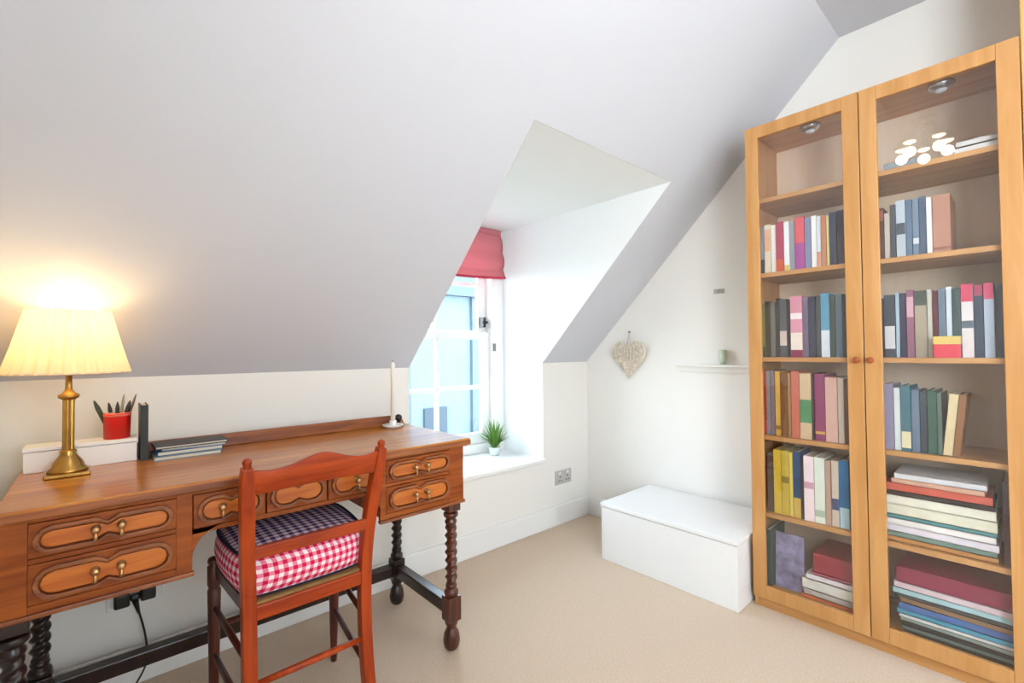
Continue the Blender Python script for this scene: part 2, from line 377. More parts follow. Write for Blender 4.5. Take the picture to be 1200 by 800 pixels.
def socket(x, z, label, m):
    t = thing('wall_socket', label, 'socket', (x, YK-.005, z-.043))
    MB().box(x-.073, x+.073, YK-.008, YK, z-.043, z+.043).build('plate', m, t, bevel=.003)
    for s_ in (-1, 1):
        MB().box(x+s_*.036-.008, x+s_*.036+.008, YK-.011, YK-.008, z+.018, z+.032).build('switch', M_gloss, t)
        h_ = MB()
        for (dx, dz, ww, hh) in ((0, .004, .003, .006), (-.011, -.02, .005, .003), (.011, -.02, .005, .003)): h_.box(x+s_*.034+dx-ww, x+s_*.034+dx+ww, YK-.0092, YK-.0078, z+dz-hh, z+dz+hh)
        h_.build('pin_holes', M_dark, t)
socket(2.20, .287, 'grey double wall socket near the corner below the dormer window', M_sock)
socket(.10, .295, 'white double wall socket under the desk with a black plug in it', M_gloss)
pc = thing('power_cable', 'thin black cable with a black plug in the socket under the desk', 'cable', (.09, YK-.03, 0))
pm = MB(); pm.box(.045, .085, YK-.055, YK-.0115, .272, .315); pm.box(.112, .152, YK-.05, YK-.0115, .275, .318)
pm.box(.085, .112, YK-.045, YK-.02, .282, .30)
pm.build('plug', M_dark, pc, bevel=.006)
MB().tube([(.098, YK-.04, .284), (.108, YK-.045, .24)], [.009, .004], 8).build('cable_relief', M_dark, pc)
pts = [(.108, 1.955, .245), (.125, 1.955, .16), (.128, 1.95, .08), (.10, 1.93, .03), (.06, 1.88, .006), (.0, 1.83, .005), (-.02, 1.78, .005), (-.03, 1.7, .005), (-.09, 1.6, .005)]
def smooth(P, n=6):
    P = [Vector(a) for a in P]; out = []
    for i in range(len(P)-1):
        a = P[max(i-1, 0)]; b = P[i]; c_ = P[i+1]; d = P[min(i+2, len(P)-1)]
        for k in range(n):
            t = k/n; out.append(.5*((2*b)+(-a+c_)*t+(2*a-5*b+4*c_-d)*t*t+(-a+3*b-3*c_+d)*t**3))
    return out+[P[-1]]
MB().tube(smooth(pts), .003, 6).build('cable', M_dark, pc)

# ------------------------------------------------------------------ white chest
bx = thing('storage_chest', 'low plain white storage box on the carpet against the right wall', 'box', (2.2, 1.17, 0))
MB().box(1.965, 2.425, .83, 1.52, .0, .268).build('body', M_gloss, bx, bevel=.003)
MB().box(1.96, 2.43, .826, 1.524, .271, .290).build('lid', M_gloss, bx, bevel=.003)

# ------------------------------------------------------------------ desk
DX0, DX1, DY0, DY1, DZ = -.155, 1.025, 1.385, 1.868, .763
desk = thing('writing_desk', 'long carved oak writing desk with twisted legs under the sloping ceiling', 'desk', ((DX0+DX1)/2, 1.65, 0))
dt = MB().box(DX0, DX1, DY0, DY1, .742, DZ); dt.box(DX0+.008, DX1-.008, DY0+.008, DY1, .735, .742)
dt.build('desk_top', M_oaktop, desk, bevel=.005)
MB().box(DX0-.001, DX1+.001, DY0-.002, DY0+.010, .739, .757).build('edge_moulding', M_oakm, desk, bevel=.003)
g = MB(); g.prism([(DX0+.01, DZ), (DX1-.01, DZ), (DX1-.03, DZ+.036), (DX1-.06, DZ+.043), (DX0+.06, DZ+.043), (DX0+.03, DZ+.036)], 'Y', DY1-.018, DY1-.001)
g.build('back_gallery', M_oakm, desk, bevel=.003)
CF, CB = 1.405, 1.885
cc = MB()
for (a, b) in ((-.145, .178), (.682, 1.005)):
    cc.box(a, b, CF+.012, CB, .548, .735)
cc.box(.178, .682, CF+.012, CB, .64, .735)
cc.build('carcass', M_oak, desk)
# front face framing: posts, rails
fr = MB()
for (a, b) in ((-.145, -.105), (.148, .18), (.68, .70), (.945, 1.005)): fr.box(a, b, CF-.002, CF+.012, .54, .735)
for (a, b) in ((-.105, .148), (.70, .945)):
    fr.box(a, b, CF, CF+.012, .54, .556); fr.box(a, b, CF, CF+.012, .643, .653); fr.box(a, b, CF, CF+.012, .728, .735)
fr.box(.18, .68, CF, CF+.012, .630, .642); fr.box(.18, .68, CF, CF+.012, .728, .735)
for s_, cx in ((1, .18), (-1, .68)):   # curved kneehole brackets
    poly = [(cx, .642), (cx+s_*.075, .642)] + [(cx+s_*.075*(1-math.sin(a)), .642-.075*(1-math.cos(a))) for a in [i*PI/2/8 for i in range(1, 9)]]
    fr.prism(poly, 'Y', CF, CF+.012)
fr.build('front_frame', M_oak, desk, bevel=.002)
for (a, b, c0, c1) in ((-.15, .184, CF-.008, CF+.008), (.676, 1.01, CF-.008, CF+.008), (-.15, -.138, CF+.008, CB, ), (1.0, 1.012, CF+.008, CB)):
    MB().box(a, b, c0, c1, .53, .541).build('base_moulding', M_oakm, desk, bevel=.003)
def capsule(x0, x1, z0, z1, ins=0, n=7, notch=.012):
    x0 += ins; x1 -= ins; z0 += ins; z1 -= ins; r = (z1-z0)/2; zc = (z0+z1)/2; P = []
    for k in range(n): a = -PI/2+PI*k/(n-1); P.append((x1-r+r*math.cos(a), zc+r*math.sin(a)))
    xm = (x0+x1)/2; nt_ = notch if ins == 0 else notch*.8
    P += [(xm+.02, z1), (xm, z1-nt_), (xm-.02, z1)]
    for k in range(n): a = PI/2+PI*k/(n-1); P.append((x0+r+r*math.cos(a), zc+r*math.sin(a)))
    P += [(xm-.02, z0), (xm, z0+nt_), (xm+.02, z0)]
    return P
def drawer(x0, x1, z0, z1, knobs, simple=False):
    d = MB().box(x0, x1, CF-.004, CF+.012, z0, z1).build('drawer', M_oak, desk, bevel=.002)
    i_ = .007
    MB().ring(capsule(x0+i_, x1-i_, z0+i_, z1-i_), capsule(x0+i_, x1-i_, z0+i_, z1-i_, .009), 'Y', CF-.016, CF-.003).build('moulding', M_oakm, d, bevel=.0015)
    MB().prism(capsule(x0+i_, x1-i_, z0+i_, z1-i_, .012), 'Y', CF-.011, CF-.003).build('field', M_oakp, d, bevel=.002)
    zc = (z0+z1)/2
    for xk in knobs:
        k = MB(); k.lathe((xk, CF-.010, zc+.004), [(.009, 0), (.009, .003), (.0035, .004), (.004, .008), (.007, .012), (.008, .016), (.005, .02)], 14, Matrix.Rotation(PI/2, 3, 'X'))
        k.tube([(xk, CF-.024, zc+.002), (xk, CF-.026, zc-.012), (xk, CF-.024, zc-.020)], [.0025, .0035, .0045], 8)
        k.build('drop_knob', M_brassd, d)
for (a, b, ks) in ((-.105, .148, (.001, .045)), (.70, .945, (.80, .845))):
    drawer(a, b, .655, .727, ks); drawer(a, b, .558, .642, ks)
drawer(.182, .345, .644, .727, (.243,)); drawer(.349, .511, .644, .727, ()); drawer(.515, .678, .644, .727, (.60,))
# legs
def desk_leg(x, y, m):
    L = MB()
    L.box(x-.026, x+.026, y-.026, y+.026, .50, .548)
    L.lathe((x, y, 0), [(.012, .498), (.027, .492), (.027, .480), (.016, .472), (.022, .462), (.022, .455), (.015, .448)][::-1], 18)
    L.twist((x, y), .0185, .235, .450, 3.6, .26, m=70)
    L.lathe((x, y, 0), [(.016, .19), (.026, .197), (.026, .21), (.018, .22), (.022, .23), (.016, .238)], 18)
    L.box(x-.026, x+.026, y-.026, y+.026, .105, .192)
    L.lathe((x, y, 0), [(.018, 0), (.027, .012), (.031, .035), (.027, .06), (.017, .08), (.022, .09), (.026, .106)], 18)
    return L.build('leg', m, desk, bevel=.003)
LX0, LX1, LY0, LY1 = -.112, .972, 1.437, 1.852
desk_leg(LX0-.016, LY0, M_darkoak); desk_leg(LX1, LY0, M_twist); desk_leg(LX0, LY1, M_darkoak); desk_leg(LX1, LY1, M_darkoak)
MB().box(LX0+.026, LX1-.026, LY1-.02, LY1+.02, .125, .17).build('stretcher', M_darkoak, desk, bevel=.004)
for x in (LX0, LX1): MB().box(x-.02, x+.02, LY0+.026, LY1-.026, .125, .17).build('stretcher', M_darkoak, desk, bevel=.004)

# ------------------------------------------------------------------ desk lamp
LXc, LYc = -.055, 1.715
lamp = thing('table_lamp', 'lit brass column table lamp with a pleated cream shade on the desk', 'lamp', (LXc, LYc, DZ))
MB().box(LXc-.045, LXc+.045, LYc-.045, LYc+.045, DZ, DZ+.010).build('foot', M_brass, lamp, bevel=.003)
MB().lathe((LXc, LYc, DZ), [(.042, .010), (.041, .016), (.034, .022), (.030, .034), (.020, .048), (.016, .056), (.018, .062), (.0125, .068)], 24).build('base', M_brass, lamp)
colm = MB(); n = 24; v = []; fs = []
for j, z in enumerate((.066, .20)):
    for k in range(n): a = 2*PI*k/n; r = .0125*(1 if k % 2 else .86); v.append((LXc+r*math.cos(a), LYc+r*math.sin(a), DZ+z))
fs = [(k, (k+1) % n, n+(k+1) % n, n+k) for k in range(n)]; colm.add(v, fs); colm.build('column', M_brass, lamp)
MB().lathe((LXc, LYc, DZ), [(.0125, .198), (.021, .204), (.022, .211), (.014, .216), (.0075, .224), (.0065, .262), (.012, .264), (.013, .285), (.012, .305)], 20).build('capital', M_brass, lamp)
sh = MB(); n = 224; v = []
prof = [(.124, 0), (.105, .07), (.082, .165)]
for r0, z in prof:
    for k in range(n): a = 2*PI*k/n; r = r0*(1+.045*math.cos(a*28)); v.append((LXc+r*math.cos(a), LYc+r*math.sin(a), 1.032+z))
fs = [(i*n+k, i*n+(k+1) % n, (i+1)*n+(k+1) % n, (i+1)*n+k) for i in range(2) for k in range(n)]
sh.add(v, fs, True); so = sh.build('lamp_shade', fabric_translucent('shade_cloth', '#f7e6c4', .5), lamp)
MB().tube([(LXc+.124*math.cos(2*PI*k/40), LYc+.124*math.sin(2*PI*k/40), 1.033) for k in range(40)], .003, 6, closed=True).build('shade_trim', mat('shade_trim', '#f0dcb8', .8), lamp)
MB().lathe((LXc, LYc, 1.068), [(.012, 0), (.014, .01), (.026, .035), (.028, .05), (.02, .07), (.006, .078)], 20).build('bulb', emis('bulb_glow', (1, .78, .45, 1), 12), lamp)
pl_ = bpy.data.lights.new('lamp_light', 'POINT'); pl_.energy = 1.05; pl_.color = (1, .70, .30); pl_.shadow_soft_size = .03
po = bpy.data.objects.new('lamp_light', pl_); COL.objects.link(po); po.location = (LXc, LYc, 1.165)

# ------------------------------------------------------------------ things on the desk
wb = thing('white_box', 'low white box at the back of the desk behind the lamp', 'box', (-.02, 1.84, DZ))
MB().box(-.145, .092, 1.795, 1.882, DZ, DZ+.056).build('body', M_gloss, wb, bevel=.002)
MB().box(-.147, .094, 1.793, 1.884, DZ+.057, DZ+.068).build('lid', M_gloss, wb, bevel=.002)
bt = DZ+.068
pot = thing('pencil_pot', 'small bright red pencil pot standing on the white box', 'pot', (.045, 1.835, bt))
px, py = .047, 1.835
MB().lathe((px, py, bt), [(.031, 0), (.0325, .066), (.034, .074), (.031, .074), (.029, .01)], 24).build('body', mat('red_enamel', '#d8221c', .35), pot)
MB().lathe((px, py, bt+.066), [(.0325, 0), (.0335, .004), (.0325, .009)], 24).build('rim', mat('pot_rim', '#e88a78', .4), pot)
pens = [(-.055, .0, .11, '#33402a', 'thick dark green pen leaning far left in the red pot', .006), (-.02, .01, .095, '#1c1b18', 'short black pen leaning slightly left in the red pot', .005),
        (.0, -.012, .098, '#26241f', 'black pen standing upright in the front of the red pot', .005), (.016, .008, .118, '#8c8b6d', 'slim olive pencil standing right of centre in the red pot', .0035),
        (.03, -.004, .10, '#191712', 'black marker leaning right in the red pot', .006), (.046, .006, .12, '#6d5f46', 'thin brown pencil leaning far right in the red pot', .0035)]
for (dx, dy, L, c_, lab, r) in pens:
    d = Vector((dx*.75, dy, L)).normalized()*L; b0 = Vector((px+dx*.25, py+dy*.8, bt+.012))
    o = MB().tube([b0, b0+d*.8, b0+d*.93, b0+d], [r, r, r*.6, r*.25], 8).build('pen', mat('pen_'+c_, c_, .4)); tag(o, lab, 'pen', 'pens in the red pot')
def book(yx, w, hgt, dep, color, bands=(), label='', group=None, kind='Y', rough=.55, name='book', lean=0, pages=True):
    """upright book. yx=(spine x, y centre, z). spine faces -X, thickness w along Y."""
    x, y, z = yx; m = mat('cover_'+color, color, rough, var=.06, vscale=25)
    w = w-.0012
    b = MB(); b.box(x, x+.003, y-w/2, y+w/2, z, z+hgt); tk = min(.0022, w*.15)
    b.box(x+.003, x+dep, y-w/2, y-w/2+tk, z, z+hgt); b.box(x+.003, x+dep, y+w/2-tk, y+w/2, z, z+hgt)
    o = b.build(name, m); tag(o, label, 'book', group)
    if pages: MB().box(x+.003, x+dep-.004, y-w/2+tk, y+w/2-tk, z+.003, z+hgt-.003).build('pages', M_pages, o)
    for (a, c_, hx) in bands:
        MB().box(x-.0006, x+.0005, y-w/2+.0005, y+w/2-.0005, z+hgt*a, z+hgt*c_).build('spine_label', mat('cover_'+hx, hx, rough, var=.06, vscale=25), o)
    if lean: o.rotation_euler.x = lean; o.location.z += .002
    return o
# dark upright book beside the white box (spine turned to the room)
d = MB(); d.box(.099, .117, 1.775, 1.779, DZ, DZ+.165); d.box(.099, .1015, 1.779, 1.885, DZ, DZ+.165); d.box(.1145, .117, 1.779, 1.885, DZ, DZ+.165)
o = tag(d.build('book', mat('cover_black', '#171b15', .5)), 'thin black book standing upright on the desk beside the white box', 'book')
MB().box(.1015, .1145, 1.779, 1.882, DZ+.003, DZ+.162).build('pages', M_pages, o)
flat = [(.128, .30, 1.735, 1.875, DZ, .012, '#6f8793', 'grey-blue notebook at the bottom of the pile on the desk', 0),
        (.135, .305, 1.745, 1.875, DZ+.012, .013, '#2f5c86', 'blue notebook in the middle of the pile on the desk', .02),
        (.150, .315, 1.75, 1.875, DZ+.025, .007, '#9aa3ad', 'pale grey folder just under the black one in the desk pile', -.03),
        (.130, .318, 1.745, 1.87, DZ+.032, .009, '#1b1a1d', 'black folder on top of the pile on the desk', .03)]
for (a, b, c0, c1, z, t, hx, lab, rz) in flat:
    m = MB(); m.box(a, b, c0, c1, z, z+.002); m.box(a, b, c0, c1, z+t-.002, z+t); m.box(a, a+.002, c0, c1, z+.002, z+t-.002)
    o = tag(m.build('notebook', mat('nb'+hx, hx, .5)), lab, 'notebook', 'pile of notebooks on the desk'); o.rotation_euler.z = rz
    MB().box(a+.002, b-.003, c0+.003, c1-.003, z+.002, z+t-.002).build('pages', M_pages, o)
ca = thing('candlestick', 'slim white candle in a low white dish holder at the desk corner', 'candle', (.93, 1.80, DZ))
MB().lathe((.93, 1.80, DZ), [(.03, 0), (.042, .010), (.044, .014), (.040, .014), (.02, .008), (.014, .012), (.014, .03), (.012, .03)], 24).build('dish', M_gloss, ca)
MB().lathe((.93, 1.80, DZ+.012), [(.0095, 0), (.0085, .255), (.004, .262)], 14).build('candle', mat('candle_wax', '#efe9dc', .45), ca)
MB().tube([(.93, 1.80, DZ+.27), (.931, 1.80, DZ+.282)], .0012, 5).build('wick', M_dark, ca)
kb = MB(); kb.lathe((.985, 1.855, DZ), [(.010, 0), (.012, .006), (.008, .012), (.014, .022), (.016, .032), (.012, .042), (.004, .046)], 16)
tag(kb.build('small_ornament', M_dark), 'small round black ornament beside the white candle on the desk', 'ornament')

# ------------------------------------------------------------------ chair
chair = thing('bedroom_chair', 'reddish mahogany side chair with a wavy top rail pushed to the desk', 'chair', (.445, 1.48, 0))
def post(side):
    P = [(.445+side*.158, 1.30, 0), (.443+side*.152, 1.325, .22), (.443+side*.153, 1.335, .43), (.446+side*.162, 1.325, .60), (.452+side*.176, 1.288, .80)]
    b = MB(); pts = smooth(P, 6); b.tube(pts, [.0165]*(len(pts)-3)+[.016, .015, .013], 4, square=True)
    e = pts[-1]; b.lathe((e.x, e.y, e.z-.002), [(.011, 0), (.008, .006), (.012, .013), (.010, .021), (.003, .025)], 12)
    return b.build('back_post', M_mahog, chair, bevel=.004)
post(-1); post(1)
cp = []
xa, xb = .452-.163, .452+.163
N = 36
def crest(t):   # camel-back outline
    u_ = abs(2*t-1)
    return .785 + .030*math.exp(-(u_/.42)**2) + .006*math.exp(-((u_-1)/.15)**2)
v = []; fs = []
for i in range(N+1):
    t = i/N; x = xa+(xb-xa)*t; bow = -.012*(1-(2*t-1)**2)+0; zt = crest(t); zb = .728+.008*math.cos((2*t-1)*PI/2)
    for (yy, zz) in ((1.288+(.785-zb)*.18, zb), (1.288-(zt-.785)*.18, zt)):
        v += [(x, yy+bow-.008, zz), (x, yy+bow+.008, zz)]
for i in range(N):
    a = i*4; b = a+4
    fs += [(a, b, b+2, a+2), (a+1, a+3, b+3, b+1), (a+2, b+2, b+3, a+3), (a, a+1, b+1, b)]
fs += [(0, 2, 3, 1), (N*4, N*4+1, N*4+3, N*4+2)]
MB().add(v, fs, True).build('crest_rail', M_mahogx, chair, bevel=.003)
MB().box(.443-.150, .443+.150, 1.311, 1.327, .560, .592).build('back_rail', M_mahogx, chair, bevel=.004)
# seat frame and seat
def bar(a, b, r, name, m, n=10): MB().tube([a, tuple((Vector(a)+Vector(b))/2), b], [r*.8, r, r*.8], n).build(name, m, chair)
MB().box(.443-.145, .443+.145, 1.322, 1.346, .402, .440).build('seat_rail', M_mahogx, chair, bevel=.004)
MB().box(.447-.165, .447+.165, 1.640, 1.664, .402, .440).build('seat_rail', M_mahogx, chair, bevel=.004)
for s_ in (-1, 1):
    MB().prism([(.443+s_*.152, 1.34), (.447+s_*.175, 1.645), (.447+s_*.151, 1.645), (.443+s_*.128, 1.34)], 'Z', .402, .440).build('seat_rail', M_mahogd, chair, bevel=.003)
MB().prism([(.443-.14, 1.33), (.443+.14, 1.33), (.447+.164, 1.655), (.447-.164, 1.655)], 'Z', .432, .447).build('seat', mat('rush_seat', '#8a6a3c', .9, bump=.5, bscale=120, var=.3, vscale=60, stretch=(1, 14, 1)), chair, bevel=.004)
for s_ in (-1, 1):
    x = .449+s_*.180; y = 1.662
    L = MB(); L.lathe((x, y, 0), [(.010, 0), (.013, .03), (.011, .05), (.0135, .10), (.017, .30), (.018, .37), (.014, .378), (.0185, .388), (.0185, .442), (.013, .447), (.0185, .455), (.016, .465), (.006, .468)], 16)
    L.build('front_leg', M_mahogd, chair)
bx0, bx1 = .443-.15, .443+.15
bar((bx0, 1.325, .245), (bx1, 1.325, .245), .0095, 'stretcher', M_mahog)
bar((.449-.18, 1.662, .26), (.449+.18, 1.662, .26), .010, 'stretcher', M_mahogd)
for s_ in (-1, 1):
    bar((.443+s_*.153, 1.328, .30), (.449+s_*.18, 1.662, .32), .009, 'stretcher', M_mahogd)
    bar((.443+s_*.154, 1.318, .16), (.449+s_*.18, 1.662, .18), .009, 'stretcher', M_mahogd)
# cushion
cu = thing('seat_cushion', 'thick red and white gingham box cushion with navy checked top on the chair', 'cushion', (.445, 1.49, .447))
M_ging = gingham('red_gingham', '#f6e6e6', '#cc1f45', '#ea7f98', .021); M_gingn = gingham('navy_gingham', '#f0e0e4', '#3a2f60', '#a88caa', .024, True)
def quad(s_, z, ins=0, puff=0):
    hb, hf = .158-ins, .182-ins; yb, yf = 1.345+ins, 1.655-ins; P = []
    C4 = [(.443-hb, yb), (.443+hb, yb), (.448+hf, yf), (.448-hf, yf)]
    for i in range(4):
        a = Vector(C4[i]); b = Vector(C4[(i+1) % 4])
        for k in range(10):
            t = k/10; p_ = a.lerp(b, t); nrm = Vector(((b-a).y, -(b-a).x)).normalized(); e = math.sin(t*PI)
            P.append((*(p_+nrm*puff*e - (p_-Vector((.445, 1.5)))*.06*(1-e)**3), z))
    return P
rings = [quad(1, .449, .012, .0), quad(1, .455, .002, .004), quad(1, .475, -.003, .009), quad(1, .505, -.005, .012), quad(1, .535, -.003, .009), quad(1, .553, .002, .005)]
v = [p_ for r in rings for p_ in r]; n = 40
fs = [(i*n+k, i*n+(k+1) % n, (i+1)*n+(k+1) % n, (i+1)*n+k) for i in range(len(rings)-1) for k in range(n)] + [tuple(range(n))[::-1]]
MB().add(v, fs, True).build('cushion_side', M_ging, cu)
tr_ = [quad(1, .553, .002, .005), quad(1, .561, .03, .004), quad(1, .566, .08, .002), quad(1, .567, .12, 0)]
v = [p_ for r in tr_ for p_ in r]
fs = [(i*n+k, i*n+(k+1) % n, (i+1)*n+(k+1) % n, (i+1)*n+k) for i in range(len(tr_)-1) for k in range(n)] + [tuple(3*n+k for k in range(n))]
MB().add(v, fs, True).build('top_panel', M_gingn, cu)
MB().tube(quad(1, .554, .001, .006), .0045, 6, closed=True).build('piping', M_navy, cu)
MB().tube(quad(1, .453, .004, .004), .004, 6, closed=True).build('piping', M_navy, cu)

# ------------------------------------------------------------------ bookcase
BX, BY1, BY0, BH = 2.070, .812, .012, 2.02
bc = thing('glazed_bookcase', 'tall birch bookcase with two glazed doors standing against the right wall', 'bookcase', (2.23, .41, 0))
IX = BX+.020; IB = 2.40
MB().box(IX, IB, BY1-.018, BY1, 0, BH).build('side_panel', M_birch, bc, bevel=.001)
MB().box(IX, IB, BY0, BY0+.018, 0, BH).build('side_panel', M_birch, bc, bevel=.001)
MB().box(IX, IB, BY0+.018, BY1-.018, BH-.018, BH).build('top_panel', M_birchy, bc)
MB().box(IX, IB, BY0+.018, BY1-.018, .062, .080).build('bottom_panel', M_birchy, bc)
MB().box(IX+.004, IX+.020, BY0+.018, BY1-.018, 0, .062).build('plinth', M_birchy, bc)
MB().box(IB-.006, IB, BY0+.018, BY1-.018, .08, BH-.018).build('back_panel', M_birchb, bc)
SH = [.395, .716, 1.043, 1.397, 1.712]
for z in SH: MB().box(IX+.006, IB-.006, BY0+.018, BY1-.018, z-.018, z).build('shelf', M_birchy, bc, bevel=.001)
def door(y0, y1, ky):
    w_ = .050; d = MB(); z0, z1 = .045, BH-.004
    d.box(BX, IX-.001, y0, y0+w_, z0, z1); d.box(BX, IX-.001, y1-w_, y1, z0, z1); d.box(BX, IX-.001, y0+w_, y1-w_, z0, z0+.055); d.box(BX, IX-.001, y0+w_, y1-w_, z1-.05, z1)
    o = d.build('door', M_birch, bc, bevel=.002)
    MB().box(BX+.010, BX+.013, y0+w_, y1-w_, z0+.055, z1-.05).build('glass_pane', M_cabglass, o)
    MB().lathe((BX, ky, 1.035), [(.007, 0), (.006, .008), (.011, .014), (.011, .021), (.006, .025)], 14, Matrix.Rotation(-PI/2, 3, 'Y')).build('knob', mat('knob_red', '#9c4a22', .4), o)
door(.4135, BY1-.001, .432); door(BY0+.001, .4105, .392)
M_puck = mat('puck_silver', '#b9bcc0', .25, .9)
for (y, lab) in ((.60, 'small round silver cabinet light under the bookcase top, left side'), (.20, 'small round silver cabinet light under the bookcase top, right side')):
    pk = thing('cabinet_light', lab, 'light', (2.2, y, BH-.05), 'cabinet lights in the bookcase')
    MB().lathe((2.2, y, BH-.018), [(.036, 0), (.038, -.006), (.033, -.016), (.022, -.024), (.018, -.024)], 20).build('housing', M_puck, pk)
    MB().lathe((2.2, y, BH-.042), [(.017, 0), (.014, -.006), (.004, -.009)], 16).build('lens', mat('lens', '#dfe3e8', .2), pk)

# ---- books:  (width, height, colour, bands, description)
BXF = 2.112
def row(ystart, z, items, shelf, group, xf=BXF):
    y = ystart
    for it in items:
        w_, hgt, hx, bands, desc = it[:5]; ln = it[5] if len(it) > 5 else 0
        book((xf+random.uniform(0, .010), y-w_/2, z+.0006), w_, hgt, random.uniform(.135, .17), hx, bands, desc+' '+shelf, group, lean=ln)
        y -= w_+.0008
def bz(a, b, c): return (a, b, c)
row(.775, SH[3], [
 (.019, .200, '#8d9aa3', [bz(0, .3, '#23262a')], 'blue-grey book with a dark foot, first at the left end of'),
 (.024, .205, '#e3d5bd', [bz(.45, .9, '#e9b48c')], 'cream book with an orange-beige band, near the left end of'),
 (.018, .200, '#f0ebe4', [], 'plain white book just left of the crimson one on'),
 (.030, .207, '#b03a58', [bz(0, .25, '#d0552a')], 'crimson book with an orange foot on'),
 (.020, .203, '#eef0ee', [bz(0, .12, '#d8c46a')], 'narrow white book just right of the crimson one on'),
 (.019, .200, '#9a9aa2', [], 'mid grey book left of the coral one on'),
 (.034, .212, '#d8555c', [bz(0, .5, '#a44a94')], 'wide coral book with a purple lower half on'),
 (.022, .203, '#7f84a4', [], 'lavender-grey book right of the coral one on'),
 (.018, .206, '#f3f1ec', [], 'tall white book right of the lavender one on'),
 (.014, .200, '#d7dde0', [bz(0, .3, '#d98f72')], 'pale grey book with a salmon foot on'),
 (.017, .200, '#c9835c', [], 'terracotta book just left of the thin yellow one on'),
 (.009, .198, '#dfcf8a', [], 'thin pale yellow book left of the navy ones on'),
 (.024, .205, '#2b3348', [], 'dark navy book right of the yellow one on'),
 (.026, .207, '#3a3343', [], 'dark plum-grey book behind the left door stile on'),
 (.026, .200, '#6d4a3c', [], 'brown book behind the middle door stiles on'),
], 'second shelf, left side', 'books on the second shelf, left')
row(.376, SH[3], [
 (.022, .185, '#5a3228', [bz(.75, .95, '#a1584a')], 'dark red-brown book at the left of'),
 (.016, .165, '#c9beb4', [], 'small pale book beside the red-brown one on'),
 (.016, .190, '#3c444c', [], 'charcoal book left of the silver-blue one on'),
 (.026, .200, '#b9c6d0', [bz(.4, .6, '#3a4a5c')], 'silver-blue book with a dark middle band on'),
 (.017, .198, '#55718c', [], 'steel blue book right of the silver-blue one on'),
 (.017, .198, '#6b8299', [bz(.2, .3, '#d5dbe0')], 'grey-blue book with a pale line on'),
 (.018, .200, '#3f5670', [], 'deep slate-blue book left of the white one on'),
 (.014, .192, '#ece8e4', [], 'thin white book left of the tan boxed one on'),
 (.045, .195, '#b27f6a', [bz(.05, .1, '#8a5444')], 'wide dusty-pink leather book at the right end of'),
], 'second shelf, right side', 'books on the second shelf, right')
row(.782, SH[2], [
 (.020, .225, '#7c7a3a', [bz(0, .2, '#3d3f22')], 'olive book at the left end of'),
 (.022, .235, '#2c2c22', [], 'near-black olive book beside the olive one on'),
 (.018, .230, '#6a6c68', [], 'grey book left of the charcoal one on'),
 (.014, .245, '#22272c', [], 'slim charcoal book, fourth from the left end of'),
 (.028, .240, '#4b5058', [bz(.2, .45, '#d4c3bd')], 'slate book with a pale lower label on'),
 (.012, .235, '#27232c', [], 'thin black book left of the pink one on'),
 (.044, .248, '#d992a4', [bz(0, .12, '#8c2450'), bz(.12, .4, '#efe2d2'), bz(.62, .72, '#f4e6e8')], 'wide pink book with cream label on'),
 (.020, .238, '#6f6078', [], 'mauve-grey book right of the pink one on'),
 (.024, .240, '#2d3146', [], 'navy book left of the teal-blue one on'),
 (.014, .242, '#424a4c', [], 'thin dark grey book left of the teal-blue one on'),
 (.030, .250, '#5f9dba', [bz(0, .42, '#dfe8ee')], 'teal-blue book with a white lower half on'),
 (.018, .240, '#3a4a44', [], 'dark green-grey book right of the teal-blue one on'),
 (.022, .243, '#5b7280', [], 'dusty blue book at the right of the left door on'),
 (.020, .240, '#26292f', [], 'black book next to the door stile on'),
 (.026, .235, '#503a34', [], 'dark brown book behind the middle stiles on'),
], 'third shelf, left side', 'books on the third shelf, left')
row(.377, SH[2], [
 (0.0137, .215, '#1d2228', [], 'slim black book at the left end of'),
 (0.0311, .225, '#394350', [bz(.14, .5, '#d9d6d8')], 'dark slate book with a large white label on'),
 (0.0110, .232, '#a9c0ce', [], 'thin pale blue book beside the white-labelled one on'),
 (0.0183, .228, '#20264a', [], 'deep navy book left of the mauve one on'),
 (0.0201, .236, '#8d5a72', [bz(.6, .9, '#d3a6b4')], 'mauve book with a pink upper label on'),
 (0.0329, .232, '#a99c86', [bz(.78, 1.0, '#3d4642')], 'wide beige book with a dark green-grey top on'),
 (0.0128, .235, '#c4c0b2', [], 'thin stone-coloured book left of the maroon one on'),
 (0.0146, .228, '#6b2a38', [], 'maroon book in the middle of'),
 (0.0183, .232, '#64768a', [], 'grey-blue book behind the small red and yellow block on'),
 (0.0146, .238, '#dde6ee', [], 'thin white book behind the small red and yellow block on'),
 (0.0201, .230, '#2c4a4c', [], 'dark teal book left of the first pink-topped one on'),
 (0.0293, .242, '#e9e2e2', [bz(.76, 1.0, '#d8476a'), bz(.4, .5, '#5a6a78')], 'white book with a pink top and grey mark on'),
 (0.0220, .236, '#223a52', [bz(.85, 1.0, '#a83a5c')], 'navy book with a crimson top between the pink-topped ones on'),
 (0.0238, .240, '#b9c9dc', [bz(.78, 1.0, '#e0527a')], 'pale blue book with a bright pink top on'),
 (0.0201, .232, '#26304a', [], 'navy book second from the right end of'),
 (0.0183, .236, '#1f5a60', [], 'deep teal book at the right end of'),
], 'third shelf, right side', 'books on the third shelf, right', 2.128)
